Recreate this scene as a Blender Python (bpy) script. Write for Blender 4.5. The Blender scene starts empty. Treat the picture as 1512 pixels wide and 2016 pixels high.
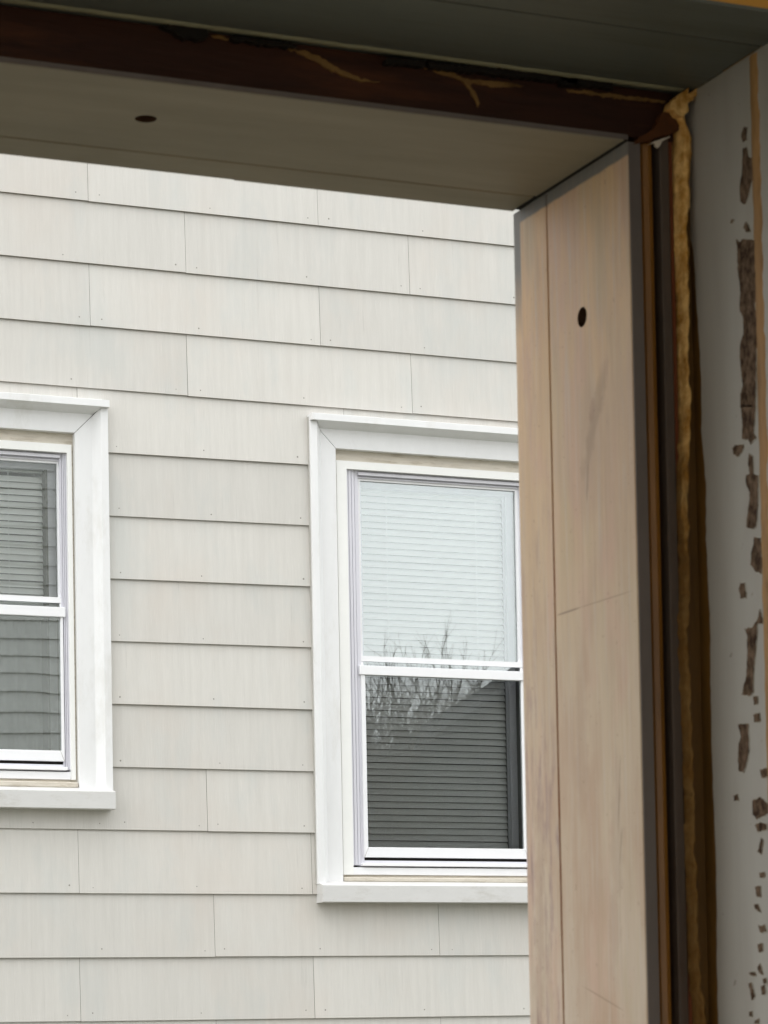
import bpy, bmesh, math, random
from mathutils import Vector, Matrix, noise
from mathutils.geometry import delaunay_2d_cdt
random.seed(7)
C = bpy.context.scene.collection
R = math.radians

# ---------------------------------------------------------------- camera
scene = bpy.context.scene
F_PX, YAW, PITCH, ROLL, PY = 5572.4, 0.406441, 0.045716, -0.018536, 1809.39   # focal length and principal row in photo pixels
cam = bpy.data.cameras.new('camera'); camo = bpy.data.objects.new('camera', cam); C.objects.link(camo)
cam.sensor_fit = 'VERTICAL'; cam.sensor_height = 24.0
cam.lens = F_PX / 2016 * 24.0
cam.shift_x = 0.0; cam.shift_y = (PY - 1008) / 2016
cam.clip_start = 0.05; cam.clip_end = 500
fw = Vector((math.sin(YAW)*math.cos(PITCH), math.cos(YAW)*math.cos(PITCH), math.sin(PITCH)))
rt = fw.cross(Vector((0, 0, 1))).normalized(); up = rt.cross(fw)
r2 = rt*math.cos(ROLL) + up*math.sin(ROLL); u2 = -rt*math.sin(ROLL) + up*math.cos(ROLL)
camo.matrix_world = Matrix(((r2.x, u2.x, -fw.x, 0), (r2.y, u2.y, -fw.y, 0), (r2.z, u2.z, -fw.z, 0), (0, 0, 0, 1)))
cam.dof.use_dof = True; cam.dof.focus_distance = 13.2; cam.dof.aperture_fstop = cam.lens / 2.0
scene.camera = camo

# ---------------------------------------------------------------- light: overcast day
SUN_EL, SUN_AZ = 60, 265        # azimuth clockwise from +Y
w = bpy.data.worlds.new('World'); scene.world = w; w.use_nodes = True
nt = w.node_tree; nt.nodes.clear()
sky = nt.nodes.new('ShaderNodeTexSky'); sky.sky_type = 'NISHITA'; sky.sun_disc = False
sky.sun_elevation = R(SUN_EL); sky.sun_rotation = R(SUN_AZ)
sky.air_density = 1.0; sky.dust_density = 5.0; sky.ozone_density = 1.0
hs = nt.nodes.new('ShaderNodeHueSaturation'); hs.inputs['Saturation'].default_value = 0.12
bg = nt.nodes.new('ShaderNodeBackground'); bg.inputs['Strength'].default_value = 0.15
wo = nt.nodes.new('ShaderNodeOutputWorld')
cl = nt.nodes.new('ShaderNodeMix'); cl.data_type = 'RGBA'; cl.inputs[0].default_value = 0.85      # even cloud layer over the clear sky
cl.inputs[7].default_value = (6.0, 6.1, 6.15, 1)
nt.links.new(sky.outputs[0], hs.inputs['Color']); nt.links.new(hs.outputs[0], cl.inputs[6]); nt.links.new(cl.outputs[2], bg.inputs['Color']); nt.links.new(bg.outputs[0], wo.inputs['Surface'])
sl = bpy.data.lights.new('sun', 'SUN'); sl.energy = 0.5; sl.angle = R(60); sl.color = (1.0, 0.985, 0.965)
so = bpy.data.objects.new('sun', sl); C.objects.link(so)
d = Vector((math.sin(R(SUN_AZ))*math.cos(R(SUN_EL)), math.cos(R(SUN_AZ))*math.cos(R(SUN_EL)), math.sin(R(SUN_EL))))
so.rotation_euler = d.to_track_quat('Z', 'Y').to_euler()
vs = scene.view_settings; vs.view_transform = 'Standard'; vs.look = 'None'; vs.gamma = 1; vs.use_curve_mapping = False
vs.exposure = 1.31
scene.render.engine = 'CYCLES'
scene.cycles.max_bounces = 10; scene.cycles.diffuse_bounces = 6; scene.cycles.transparent_max_bounces = 16

# ---------------------------------------------------------------- materials
def srgb(r, g, b):
    f = lambda c: (c/255/12.92) if c/255 <= .04045 else ((c/255+.055)/1.055)**2.4
    return (f(r), f(g), f(b), 1)
class Mat:
    """small node builder on object coordinates"""
    def __init__(s, name, rough=.6, spec=.3):
        s.m = bpy.data.materials.new(name); s.m.use_nodes = True; s.nt = s.m.node_tree
        s.b = s.nt.nodes['Principled BSDF']; s.b.inputs['Roughness'].default_value = rough
        s.b.inputs['Specular IOR Level'].default_value = spec
        s.tc = s.nt.nodes.new('ShaderNodeTexCoord').outputs['Object']
    def n(s, t, **k):
        x = s.nt.nodes.new(t)
        for a, v in k.items(): setattr(x, a, v)
        return x
    def l(s, a, b): s.nt.links.new(a, b)
    def mapping(s, scale=(1,1,1), loc=(0,0,0), rot=(0,0,0), src=None):
        m = s.n('ShaderNodeMapping'); m.vector_type = 'POINT'
        m.inputs['Scale'].default_value = scale; m.inputs['Location'].default_value = loc; m.inputs['Rotation'].default_value = rot
        s.l(src or s.tc, m.inputs[0]); return m.outputs[0]
    def noise(s, scale, detail=4, rough=.6, stretch=(1,1,1), dist=0, loc=(0,0,0)):
        t = s.n('ShaderNodeTexNoise'); t.inputs['Scale'].default_value = scale; t.inputs['Detail'].default_value = detail
        t.inputs['Roughness'].default_value = rough; t.inputs['Distortion'].default_value = dist
        s.l(s.mapping(stretch, loc), t.inputs['Vector']); return t.outputs['Fac']
    def ramp(s, fac, lo, hi, a=0.0, b=1.0):
        r = s.n('ShaderNodeMapRange'); r.inputs['From Min'].default_value = lo; r.inputs['From Max'].default_value = hi
        r.inputs['To Min'].default_value = a; r.inputs['To Max'].default_value = b
        s.l(fac, r.inputs['Value']); return r.outputs[0]
    def math(s, op, a, b=None):
        m = s.n('ShaderNodeMath', operation=op)
        for i, v in enumerate((a, b)):
            if v is None: continue
            if isinstance(v, (int, float)): m.inputs[i].default_value = v
            else: s.l(v, m.inputs[i])
        return m.outputs[0]
    def mix(s, a, b, fac, mode='MIX'):
        m = s.n('ShaderNodeMix', data_type='RGBA', blend_type=mode)
        for i, v in ((0, fac), (6, a), (7, b)):
            if isinstance(v, (int, float)): m.inputs[i].default_value = v
            elif isinstance(v, tuple): m.inputs[i].default_value = v
            else: s.l(v, m.inputs[i])
        return m.outputs[2]
    def xyz(s, src=None):
        x = s.n('ShaderNodeSeparateXYZ'); s.l(src or s.tc, x.inputs[0]); return x.outputs
    def col(s, c):
        if isinstance(c, tuple): s.b.inputs['Base Color'].default_value = c
        else: s.l(c, s.b.inputs['Base Color'])
    def bump(s, h, dist=.001, strength=1.0, prev=None):
        b = s.n('ShaderNodeBump'); b.inputs['Distance'].default_value = dist; b.inputs['Strength'].default_value = strength
        s.l(h, b.inputs['Height'])
        if prev is not None: s.l(prev, b.inputs['Normal'])
        s.l(b.outputs[0], s.b.inputs['Normal']); return b.outputs[0]
    def mark(s, ay, az, by, bz, width, soft=.4, dist=.0):
        """soft stroke between two points of the YZ plane"""
        y, z = s.xyz()[1:3]
        ly, lz = by-ay, bz-az; L = math.hypot(ly, lz); ty, tz = ly/L, lz/L
        dy = s.math('SUBTRACT', y, (ay+by)/2); dz = s.math('SUBTRACT', z, (az+bz)/2)
        if dist:
            nn = s.noise(60, 3, .6); off = s.ramp(nn, 0, 1, -dist, dist); dy = s.math('ADD', dy, off)
        u = s.math('ADD', s.math('MULTIPLY', dy, ty), s.math('MULTIPLY', dz, tz))
        v = s.math('ADD', s.math('MULTIPLY', dy, -tz), s.math('MULTIPLY', dz, ty))
        u = s.math('DIVIDE', u, L/2); v = s.math('DIVIDE', v, width/2)
        r = s.math('ADD', s.math('POWER', s.math('ABSOLUTE', u), 4), s.math('POWER', s.math('ABSOLUTE', v), 2))
        return s.ramp(r, 1, soft, 0, 1)
M = {}
def plain(key, name, c, rough=.6, spec=.3, var=.1, scale=20, bump=.0, stretch=(1,1,1), dirt=None):
    m = Mat(name, rough, spec)
    n1 = m.noise(scale, 5, .6, stretch); n2 = m.noise(scale*6, 3, .6, stretch)
    f = m.math('ADD', m.math('MULTIPLY', n1, .7), m.math('MULTIPLY', n2, .3))
    v = m.ramp(f, .3, .7, 1-var, 1+var)
    h = m.n('ShaderNodeHueSaturation'); h.inputs['Color'].default_value = c; m.l(v, h.inputs['Value'])
    out = h.outputs[0]
    if dirt:
        out = m.mix(out, dirt, m.ramp(m.noise(scale*.7, 6, .7, stretch, loc=(3,1,2)), .52, .75, 0, .8))
    m.col(out)
    if bump: m.bump(f, bump)
    M[key] = m.m; return m

# siding paint: grey-warm, vertical grain, slight tone per shingle
m = Mat('siding_paint', .62, .25)
at = m.n('ShaderNodeAttribute', attribute_name='tone').outputs['Fac']
grain = m.noise(1, 6, .7, (40, 40, 1.8)); fine = m.noise(1, 4, .6, (330, 330, 4.0)); blot = m.noise(2.1, 4, .6, (1, 1, .6), loc=(4, 0, 2))
c = m.mix(srgb(203, 200, 194), srgb(209, 206, 200), m.ramp(grain, .36, .64))
c = m.mix(c, srgb(222, 219, 214), m.ramp(fine, .56, .78, 0, .5))
c = m.mix(c, srgb(206, 196, 186), m.ramp(blot, .52, .7, 0, .35))
c = m.mix(c, srgb(193, 196, 193), m.ramp(m.noise(3.3, 4, .6, (1.6,1,.7), loc=(9,0,5)), .52, .7, 0, .45))
c = m.mix(c, srgb(168, 165, 158), m.ramp(m.noise(1, 5, .7, (60, 60, 2.2), loc=(2,0,7)), .62, .85, 0, .55))
hh = m.n('ShaderNodeHueSaturation'); m.l(c, hh.inputs['Color']); m.l(m.ramp(at, 0, 1, .95, 1.03), hh.inputs['Value'])
m.col(hh.outputs[0]); m.bump(fine, .0012, .8); M['siding'] = m.m
plain('nail', 'painted_nail', srgb(140, 136, 128), .5, .4, .12, 90)
plain('butt', 'siding_edge_shade', srgb(120, 112, 100), .8, .1, .15, 30)  # shade under the butts put into the colour; also joint ends and sheathing
m = plain('alum', 'white_painted_aluminium', srgb(230, 230, 230), .38, .4, .035, 7, 0, (1, 1, .35), dirt=srgb(208, 206, 200)); m.bump(m.noise(5, 3, .5, (1,1,.5)), .006, .5)
plain('sill', 'white_sill_cladding', srgb(210, 209, 207), .42, .4, .04, 9, 0, (1, 1, 3), dirt=srgb(188, 185, 178))
plain('vinyl', 'warm_white_vinyl', srgb(238, 238, 235), .4, .4, .02, 9)
plain('track', 'grey_track_aluminium', srgb(214, 213, 220), .4, .4, .05, 14, 0, (1,1,.1))
plain('storm', 'white_storm_sash', srgb(238, 238, 240), .32, .45, .02, 12)
plain('stop', 'weathered_wood_stop', srgb(200, 193, 180), .75, .15, .12, 25, 0, (.4,1,3), dirt=srgb(132, 114, 90))
plain('gap', 'dark_gap', srgb(40, 38, 36), .8, .1)
plain('caulk', 'grey_caulk', srgb(175, 172, 166), .7, .2, .1, 60, .0006)
plain('blind', 'white_vinyl_slats', srgb(243, 244, 242), .45, .35, .02, 9)
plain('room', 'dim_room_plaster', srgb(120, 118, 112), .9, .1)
def curtain_mat():
    m = plain('curtain', 'grey_sheer_curtain', srgb(170, 172, 172), .9, .1, .1, 6, 0, (6,6,.3))
curtain_mat()
def glass(key, name, tint, refl, bumpd):
    m = bpy.data.materials.new(name); m.use_nodes = True; nt = m.node_tree; nt.nodes.remove(nt.nodes['Principled BSDF'])
    out = nt.nodes['Material Output']
    tr = nt.nodes.new('ShaderNodeBsdfTransparent'); tr.inputs[0].default_value = tint
    gl = nt.nodes.new('ShaderNodeBsdfGlossy'); gl.inputs['Roughness'].default_value = 0.0
    gl.inputs[0].default_value = (.95, 1, 1, 1)
    fr = nt.nodes.new('ShaderNodeFresnel'); fr.inputs['IOR'].default_value = 1.5
    mu = nt.nodes.new('ShaderNodeMath'); mu.operation = 'MULTIPLY_ADD'; mu.inputs[1].default_value = refl; mu.inputs[2].default_value = 0.0; mu.use_clamp = True
    tc = nt.nodes.new('ShaderNodeTexCoord'); no = nt.nodes.new('ShaderNodeTexNoise'); no.inputs['Scale'].default_value = 2.2; no.inputs['Detail'].default_value = 0
    bu = nt.nodes.new('ShaderNodeBump'); bu.inputs['Distance'].default_value = bumpd; bu.inputs['Strength'].default_value = 1
    nt.links.new(tc.outputs['Object'], no.inputs['Vector']); nt.links.new(no.outputs['Fac'], bu.inputs['Height'])
    nt.links.new(bu.outputs[0], gl.inputs['Normal'])
    mx = nt.nodes.new('ShaderNodeMixShader')
    nt.links.new(fr.outputs[0], mu.inputs[0]); nt.links.new(mu.outputs[0], mx.inputs[0])
    nt.links.new(tr.outputs[0], mx.inputs[1]); nt.links.new(gl.outputs[0], mx.inputs[2]); nt.links.new(mx.outputs[0], out.inputs['Surface'])
    M[key] = m
glass('glass', 'window_glass', (.985, .995, .99, 1), 4.0, .0009)
glass('glass_soft', 'window_glass_clear', (.99, .995, .99, 1), 2.6, .0006)
glass('glass_dark', 'window_glass_with_insect_screen', (.865, .87, .865, 1), 2.6, .0008)
glass('glass_low', 'window_glass_reflective', (.86, .87, .86, 1), 5.5, .0007)

# near frame
m = Mat('beige_frame_paint', .55, .3)
y, z = m.xyz()[1:3]
g = m.noise(1, 6, .7, (30, 55, 4)); g2 = m.noise(1, 4, .6, (120, 220, 9)); bl = m.noise(9, 5, .6, (1, 1.6, .5))
c = m.mix(srgb(174, 152, 124), srgb(188, 168, 140), m.ramp(g, .3, .7))
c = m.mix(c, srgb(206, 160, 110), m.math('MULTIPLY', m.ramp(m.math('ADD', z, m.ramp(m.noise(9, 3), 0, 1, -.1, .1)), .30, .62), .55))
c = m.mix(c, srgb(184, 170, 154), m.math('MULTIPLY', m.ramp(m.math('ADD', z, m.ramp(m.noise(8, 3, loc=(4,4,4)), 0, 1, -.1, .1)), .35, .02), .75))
c = m.mix(c, srgb(184, 150, 130), m.ramp(m.noise(14, 4, .6, (1, 1.4, .45), loc=(7,3,1)), .5, .62, 0, .6))
c = m.mix(c, srgb(168, 152, 122), m.ramp(m.noise(11, 4, .6, (1, 1.8, .4), loc=(2,8,4)), .52, .66, 0, .55))
c = m.mix(c, srgb(170, 144, 120), m.ramp(bl, .48, .64, 0, .8))
c = m.mix(c, srgb(180, 168, 154), m.ramp(g2, .52, .75, 0, .6))
outer = m.ramp(y, 1.893, 1.8945, 0, 1)
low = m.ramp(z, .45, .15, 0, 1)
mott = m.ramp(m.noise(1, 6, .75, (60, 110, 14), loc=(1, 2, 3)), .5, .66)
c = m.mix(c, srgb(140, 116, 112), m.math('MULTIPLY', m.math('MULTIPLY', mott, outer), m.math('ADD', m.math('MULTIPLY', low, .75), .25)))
c = m.mix(c, srgb(128, 104, 78), m.math('MULTIPLY', m.mark(1.801, .50, 1.845, .415, .018, -.2, .010), .5))
c = m.mix(c, srgb(140, 112, 92), m.math('MULTIPLY', m.mark(1.85, .30, 1.858, .16, .022, -.6, .014), .32))
c = m.mix(c, srgb(142, 116, 98), m.math('MULTIPLY', m.mark(1.80, .22, 1.812, .03, .020, -.6, .014), .32))
c = m.mix(c, srgb(136, 104, 84), m.math('MULTIPLY', m.mark(1.925, .20, 1.938, -.05, .018, -.5, .012), .4))
c = m.mix(c, srgb(132, 108, 84), m.math('MULTIPLY', m.mark(1.835, .43, 1.838, .398, .004, .1, .002), .6))
c = m.mix(c, srgb(138, 104, 78), m.math('MULTIPLY', m.mark(1.825, .475, 1.83, .455, .010, .1, .004), .4))
for a in ((1.892, .3230, 1.851, .3232, .0011, .8), (1.86, .3233, 1.7675, .3229, .0008, .45), (1.7951, .2101, 1.8008, .1556, .0009, .6), (1.7962, .190, 1.8012, .150, .0007, .5),
          (1.7954, .1552, 1.7998, .128, .0010, .6), (1.8636, .0439, 1.7955, .0231, .0009, .45)):
    c = m.mix(c, srgb(112, 92, 72), m.math('MULTIPLY', m.mark(a[0], a[1], a[2], a[3], a[4]*1.6, .1, .0006), a[5]))
# rust coloured dirt in the groove
gro = m.mark(1.8945, .70, 1.8945, -1.2, .0042, .3, .0006)
c = m.mix(c, srgb(140, 92, 58), m.math('MULTIPLY', gro, m.ramp(m.noise(1, 5, .7, (10, 10, 24)), .35, .6, .25, .95)))
# cool grey shade painted into the board along head and outer corner
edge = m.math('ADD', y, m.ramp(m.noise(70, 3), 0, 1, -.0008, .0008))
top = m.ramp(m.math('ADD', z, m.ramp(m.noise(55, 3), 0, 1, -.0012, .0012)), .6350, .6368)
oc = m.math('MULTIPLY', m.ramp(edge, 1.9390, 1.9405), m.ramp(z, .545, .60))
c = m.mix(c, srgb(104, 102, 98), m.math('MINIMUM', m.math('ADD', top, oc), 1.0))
spk = m.ramp(m.noise(240, 2, .5, loc=(3,3,3)), .70, .76); c = m.mix(c, srgb(128, 104, 84), m.math('MULTIPLY', spk, .45))
fg = m.ramp(m.noise(1, 4, .7, (300, 420, 7), loc=(6,1,2)), .5, .75); c = m.mix(c, srgb(146, 122, 100), m.math('MULTIPLY', fg, .35))
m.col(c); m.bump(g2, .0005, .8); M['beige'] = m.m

m = Mat('grey_head_paint', .6, .3)
g = m.noise(1, 5, .6, (6, 30, 30)); c = m.mix(srgb(130, 126, 112), srgb(144, 139, 125), m.ramp(g, .3, .7))
c = m.mix(c, srgb(124, 121, 107), m.ramp(m.noise(7, 5, .6), .5, .75, 0, .6))
m.col(c); m.bump(m.noise(1, 4, .6, (20, 160, 160)), .0003, .5); M['headgrey'] = m.m
plain('endgrey', 'grey_board_end', srgb(94, 87, 83), .6, .3, .15, 30, .0002, (1,1,.3))
plain('dark', 'dark_wood_gap', srgb(34, 20, 12), .8, .1, .3, 30)
m = plain('brown', 'brown_stained_wood', srgb(122, 82, 26), .45, .4, .35, 1, 0, (60, 60, 5)); 
plain('redbrown', 'red_brown_stained_wood', srgb(104, 56, 30), .55, .25, .25, 1, .0003, (60, 60, 5))
plain('headbrown', 'dark_brown_wood', srgb(46, 22, 10), .6, .2, .45, 1, .0012, (5, 60, 40), dirt=srgb(88, 48, 20))
m = Mat('foam_sealant', .75, .15)
f = m.noise(55, 5, .7); c = m.mix(srgb(170, 122, 52), srgb(232, 192, 124), m.ramp(f, .38, .62))
c = m.mix(c, srgb(150, 104, 36), m.ramp(m.noise(1, 5, .7, (90, 90, 9)), .5, .68, 0, .8))
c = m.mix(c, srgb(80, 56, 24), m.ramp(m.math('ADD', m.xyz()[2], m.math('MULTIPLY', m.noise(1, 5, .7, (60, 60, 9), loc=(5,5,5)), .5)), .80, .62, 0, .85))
m.col(c); m.bump(m.noise(160, 5, .7), .0022); M['foam'] = m.m
plain('stain', 'ochre_adhesive_smear', srgb(88, 62, 22), .5, .35, .35, 1, 0, (60, 60, 7))
m = Mat('grey_lining_paint', .5, .35)
g = m.noise(1, 5, .6, (25, 25, 3)); c = m.mix(srgb(150, 147, 140), srgb(162, 160, 154), m.ramp(g, .3, .7))
sp = m.ramp(m.noise(120, 2, .5), .74, .78); c = m.mix(c, srgb(96, 84, 70), m.math('MULTIPLY', sp, .5))
m.col(c); m.bump(m.noise(180, 3), .00025, .6); M['lining'] = m.m
plain('rim', 'pale_green_grey_bead', srgb(138, 142, 122), .6, .3, .15, 40, .0006)
plain('teal', 'dark_teal_grey_panel', srgb(86, 93, 90), .5, .35, .12, 1, .0003, (4, 46, 46), dirt=srgb(70, 74, 66))
plain('chip', 'pale_chipped_paint', srgb(172, 170, 160), .7, .2, .2, 200, .0004, dirt=srgb(120, 104, 84))
plain('shred', 'old_tan_foam', srgb(112, 86, 50), .8, .1, .3, 60, .001, dirt=srgb(48, 28, 14))
plain('stripgrey', 'dark_grey_strip', srgb(76, 66, 58), .6, .25, .25, 1, .0003, (40, 40, 5), dirt=srgb(60, 38, 18))
m = Mat('torn_brown_residue', .85, .1)
f = m.noise(1, 6, .75, (160, 160, 110)); c = m.mix(srgb(56, 42, 32), srgb(112, 94, 78), m.ramp(f, .40, .60))
m.col(c); m.bump(f, .0012); M['flake'] = m.m
plain('ochre', 'ochre_wall_paint', srgb(178, 134, 62), .7, .2, .08, 8)
plain('ochrebead', 'tan_sealant', srgb(150, 116, 74), .6, .25, .25, 1, .0008, (60, 60, 12), dirt=srgb(92, 66, 36))
plain('hole', 'bore_wall', srgb(64, 46, 34), .8, .1)
plain('clot', 'brown_stained_foam', srgb(78, 44, 18), .7, .2, .35, 90, .001)
plain('black', 'black_sealant', srgb(24, 20, 16), .7, .2, .3, 80, .001)
plain('screw', 'rusty_screw', srgb(96, 62, 40), .45, .5, .3, 400)
plain('web', 'pale_plastic_scrap', srgb(190, 180, 165), .5, .3)
plain('plaster', 'unseen_room_plaster', srgb(225, 220, 208), .85, .2, .04, 5)
plain('floor', 'oak_floor', srgb(165, 148, 125), .5, .3, .15, 1, 0, (2, 20, 1))
plain('facade', 'grey_clapboard_paint', srgb(205, 205, 202), .6, .25, .06, 3, 0, (1,1,3))
plain('roof', 'dark_asphalt_shingles', srgb(66, 66, 68), .9, .1, .25, 30)
plain('farwall', 'dark_grey_board_wall', srgb(84, 84, 82), .8, .15, .15, 4)
plain('ground', 'grass_and_gravel', srgb(98, 97, 84), .95, .1, .25, 3)
plain('bark', 'grey_bark', srgb(92, 84, 76), .9, .1, .2, 20)
plain('hedge', 'dark_hedge_leaves', srgb(58, 64, 48), .8, .2, .35, 9)

# ---------------------------------------------------------------- mesh helpers
def obj(name, bm, mats, parent=None, smooth=False, loc=None, recalc=True):
    me = bpy.data.meshes.new(name)
    if recalc: bmesh.ops.recalc_face_normals(bm, faces=bm.faces)
    bm.to_mesh(me); bm.free()
    if not isinstance(mats, (list, tuple)): mats = [mats]
    for x in mats: me.materials.append(M[x])
    if smooth:
        for p in me.polygons: p.use_smooth = True
    o = bpy.data.objects.new(name, me); C.objects.link(o)
    if parent is not None: o.parent = parent
    return o
def tag(o, label=None, cat=None, group=None, kind=None):
    for k, v in (('label', label), ('category', cat), ('group', group), ('kind', kind)):
        if v: o[k] = v
    return o
def empty(name, label, cat, group=None):
    o = bpy.data.objects.new(name, None); C.objects.link(o); o.empty_display_size = .1
    return tag(o, label, cat, group)
def box(bm, x0, x1, y0, y1, z0, z1, mi=0):
    v = [bm.verts.new((x, y, z)) for z in (z0, z1) for y in (y0, y1) for x in (x0, x1)]
    fs = [bm.faces.new([v[i] for i in q]) for q in ((0,2,3,1),(4,5,7,6),(0,1,5,4),(2,6,7,3),(0,4,6,2),(1,3,7,5))]
    for f in fs: f.material_index = mi
    return fs
def boxes(*bs, bevel=0, segs=1):
    bm = bmesh.new()
    for b in bs: box(bm, *b)
    if bevel: bmesh.ops.bevel(bm, geom=list(bm.edges), offset=bevel, segments=segs, affect='EDGES', profile=.5)
    return bm
def extrude_profile(pts, axis, a, b, bm=None, mi=0, cap=True):
    """closed 2D profile swept along X ((y,z) points) or Z ((x,y) points)"""
    bm = bm or bmesh.new()
    P = (lambda p, t: (t, p[0], p[1])) if axis == 'X' else (lambda p, t: (p[0], p[1], t))
    A = [bm.verts.new(P(p, a)) for p in pts]; B = [bm.verts.new(P(p, b)) for p in pts]
    n = len(pts)
    for i in range(n):
        f = bm.faces.new((A[i], A[(i+1) % n], B[(i+1) % n], B[i])); f.material_index = mi
    if cap:
        bm.faces.new(A[::-1]).material_index = mi; bm.faces.new(B).material_index = mi
    return bm
def ring(bm, cx, hx, z0, z1, wx, wt, wb, y0, y1, mi=0):
    """rectangular ring: outer half width hx, side members wx wide, top wt, bottom wb"""
    box(bm, cx-hx, cx-hx+wx, y0, y1, z0, z1, mi); box(bm, cx+hx-wx, cx+hx, y0, y1, z0, z1, mi)
    if wt: box(bm, cx-hx+wx, cx+hx-wx, y0, y1, z1-wt, z1, mi)
    if wb: box(bm, cx-hx+wx, cx+hx-wx, y0, y1, z0, z0+wb, mi)

# outlines of torn scraps and sealant, metres
FLAKES=[
 [(1.6881,0.6384),(1.6835,0.6370),(1.6850,0.6290),(1.6898,0.6280),(1.6918,0.6347)],
 [(1.6900,0.6238),(1.6853,0.6236),(1.6833,0.6163),(1.6765,0.6124),(1.6732,0.6078),(1.6759,0.6007),(1.6808,0.5961),(1.6846,0.5887),(1.6895,0.5841),(1.6952,0.5881),(1.6959,0.5981),(1.6919,0.6079),(1.6910,0.6174)],
 [(1.6894,0.5713),(1.6855,0.5690),(1.6834,0.5641),(1.6881,0.5642),(1.6919,0.5689)],
 [(1.7100,0.5770),(1.7075,0.5788),(1.7047,0.5774),(1.7077,0.5761)],
 [(1.7023,0.5632),(1.6977,0.5598),(1.6918,0.5604),(1.6757,0.5554),(1.6777,0.5143),(1.6802,0.5101),(1.6771,0.5021),(1.6765,0.4899),(1.6794,0.4785),(1.6802,0.4618),(1.6821,0.4401),(1.7020,0.4444),(1.7017,0.4521),(1.6978,0.4586),(1.6998,0.4675),(1.7015,0.4813),(1.6999,0.4894),(1.6950,0.4943),(1.6956,0.5066),(1.7000,0.5126),(1.6982,0.5255),(1.7010,0.5409),(1.7014,0.5569)],
 [(1.7020,0.4454),(1.6821,0.4410),(1.6855,0.4227),(1.6822,0.4184),(1.6893,0.4157),(1.6927,0.4194),(1.7008,0.4211),(1.6998,0.4330)],
 [(1.7147,0.4178),(1.7104,0.4188),(1.6998,0.4172),(1.6988,0.4146),(1.7036,0.4119),(1.7061,0.4100),(1.7130,0.4126)],
 [(1.6920,0.4096),(1.6875,0.4063),(1.6869,0.3941),(1.6812,0.3918),(1.6821,0.3727),(1.6852,0.3565),(1.6899,0.3555),(1.6979,0.3587),(1.6964,0.3657),(1.6937,0.3737),(1.6921,0.3818),(1.6976,0.3901),(1.6962,0.3947),(1.6915,0.3944),(1.6935,0.4026)],
 [(1.6878,0.3497),(1.6798,0.3477),(1.6792,0.3363),(1.6773,0.3288),(1.6799,0.3232),(1.6867,0.3255),(1.6934,0.3314),(1.6925,0.3397),(1.6893,0.3440)],
 [(1.7079,0.3205),(1.7028,0.3203),(1.7009,0.3097),(1.7084,0.3103),(1.7098,0.3171)],
 [(1.6833,0.2986),(1.6791,0.2908),(1.6804,0.2886),(1.6872,0.2890),(1.6876,0.2813),(1.6906,0.2673),(1.6935,0.2545),(1.6941,0.2426),(1.7000,0.2403),(1.7098,0.2427),(1.7054,0.2512),(1.7029,0.2545),(1.7010,0.2687),(1.7003,0.2831),(1.7036,0.2878),(1.6931,0.2875),(1.6859,0.2924)],
 [(1.6943,0.2390),(1.6896,0.2390),(1.6887,0.2335),(1.6934,0.2335)],
 [(1.6948,0.2268),(1.6867,0.2271),(1.6859,0.2210),(1.6939,0.2213)],
 [(1.7154,0.2226),(1.7021,0.2214),(1.7025,0.2121),(1.7018,0.2024),(1.7057,0.1944),(1.7095,0.1881),(1.7165,0.1900),(1.7173,0.1980),(1.7156,0.2087),(1.7126,0.2132)],
 [(1.7244,0.1732),(1.7185,0.1739),(1.7175,0.1696),(1.7234,0.1692)],
 [(1.6988,0.1673),(1.6884,0.1688),(1.6779,0.1631),(1.6782,0.1560),(1.6855,0.1554),(1.6937,0.1537),(1.6988,0.1577)],
 [(1.6962,0.1503),(1.6880,0.1515),(1.6813,0.1491),(1.6814,0.1456),(1.6929,0.1453)],
 [(1.6875,0.1878),(1.6767,0.1879),(1.6770,0.1820),(1.6854,0.1816)],
 [(1.6936,0.1310),(1.6886,0.1402),(1.6863,0.1388),(1.6891,0.1295)],
 [(1.6982,0.1074),(1.6913,0.1076),(1.6905,0.0998),(1.6962,0.1002)],
 [(1.7000,0.0950),(1.6953,0.0953),(1.6910,0.0891),(1.6978,0.0913)],
 [(1.6949,0.0798),(1.6868,0.0806),(1.6848,0.0758),(1.6928,0.0756)],
 [(1.6966,0.0674),(1.6909,0.0677),(1.6900,0.0624),(1.6957,0.0620)],
 [(1.7092,0.0481),(1.7022,0.0485),(1.7000,0.0460),(1.7070,0.0457)],
 [(1.6974,0.0513),(1.6938,0.0542),(1.6907,0.0464),(1.6953,0.0471)],
 [(1.7102,0.0410),(1.7067,0.0415),(1.7018,0.0312),(1.7066,0.0289)],
 [(1.7105,0.0212),(1.7063,0.0211),(1.7064,0.0176),(1.7102,0.0176)],
 [(1.7026,0.0151),(1.6968,0.0162),(1.6970,0.0122),(1.7039,0.0123)],
 [(1.6920,0.1166),(1.6851,0.1167),(1.6853,0.1132),(1.6917,0.1132)],
 [(1.6934,0.0381),(1.6888,0.0392),(1.6879,0.0332),(1.6926,0.0322)],
 [(1.6909,0.0428),(1.6863,0.0438),(1.6864,0.0403),(1.6899,0.0398)],
]
SHRED_A=[
 [(0.6459,0.6842),(0.6768,0.6844),(0.7061,0.6825),(0.7060,0.6810),(0.6748,0.6827),(0.6477,0.6826)],
 [(0.7061,0.6825),(0.7159,0.6815),(0.7238,0.6791),(0.7396,0.6721),(0.7595,0.6670),(0.7696,0.6670),(0.7595,0.6655),(0.7454,0.6668),(0.7335,0.6702),(0.7237,0.6746),(0.7158,0.6774),(0.7080,0.6799)],
 [(0.6286,0.6849),(0.6382,0.6869),(0.6410,0.6823),(0.6362,0.6797),(0.6286,0.6798)],
]
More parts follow.
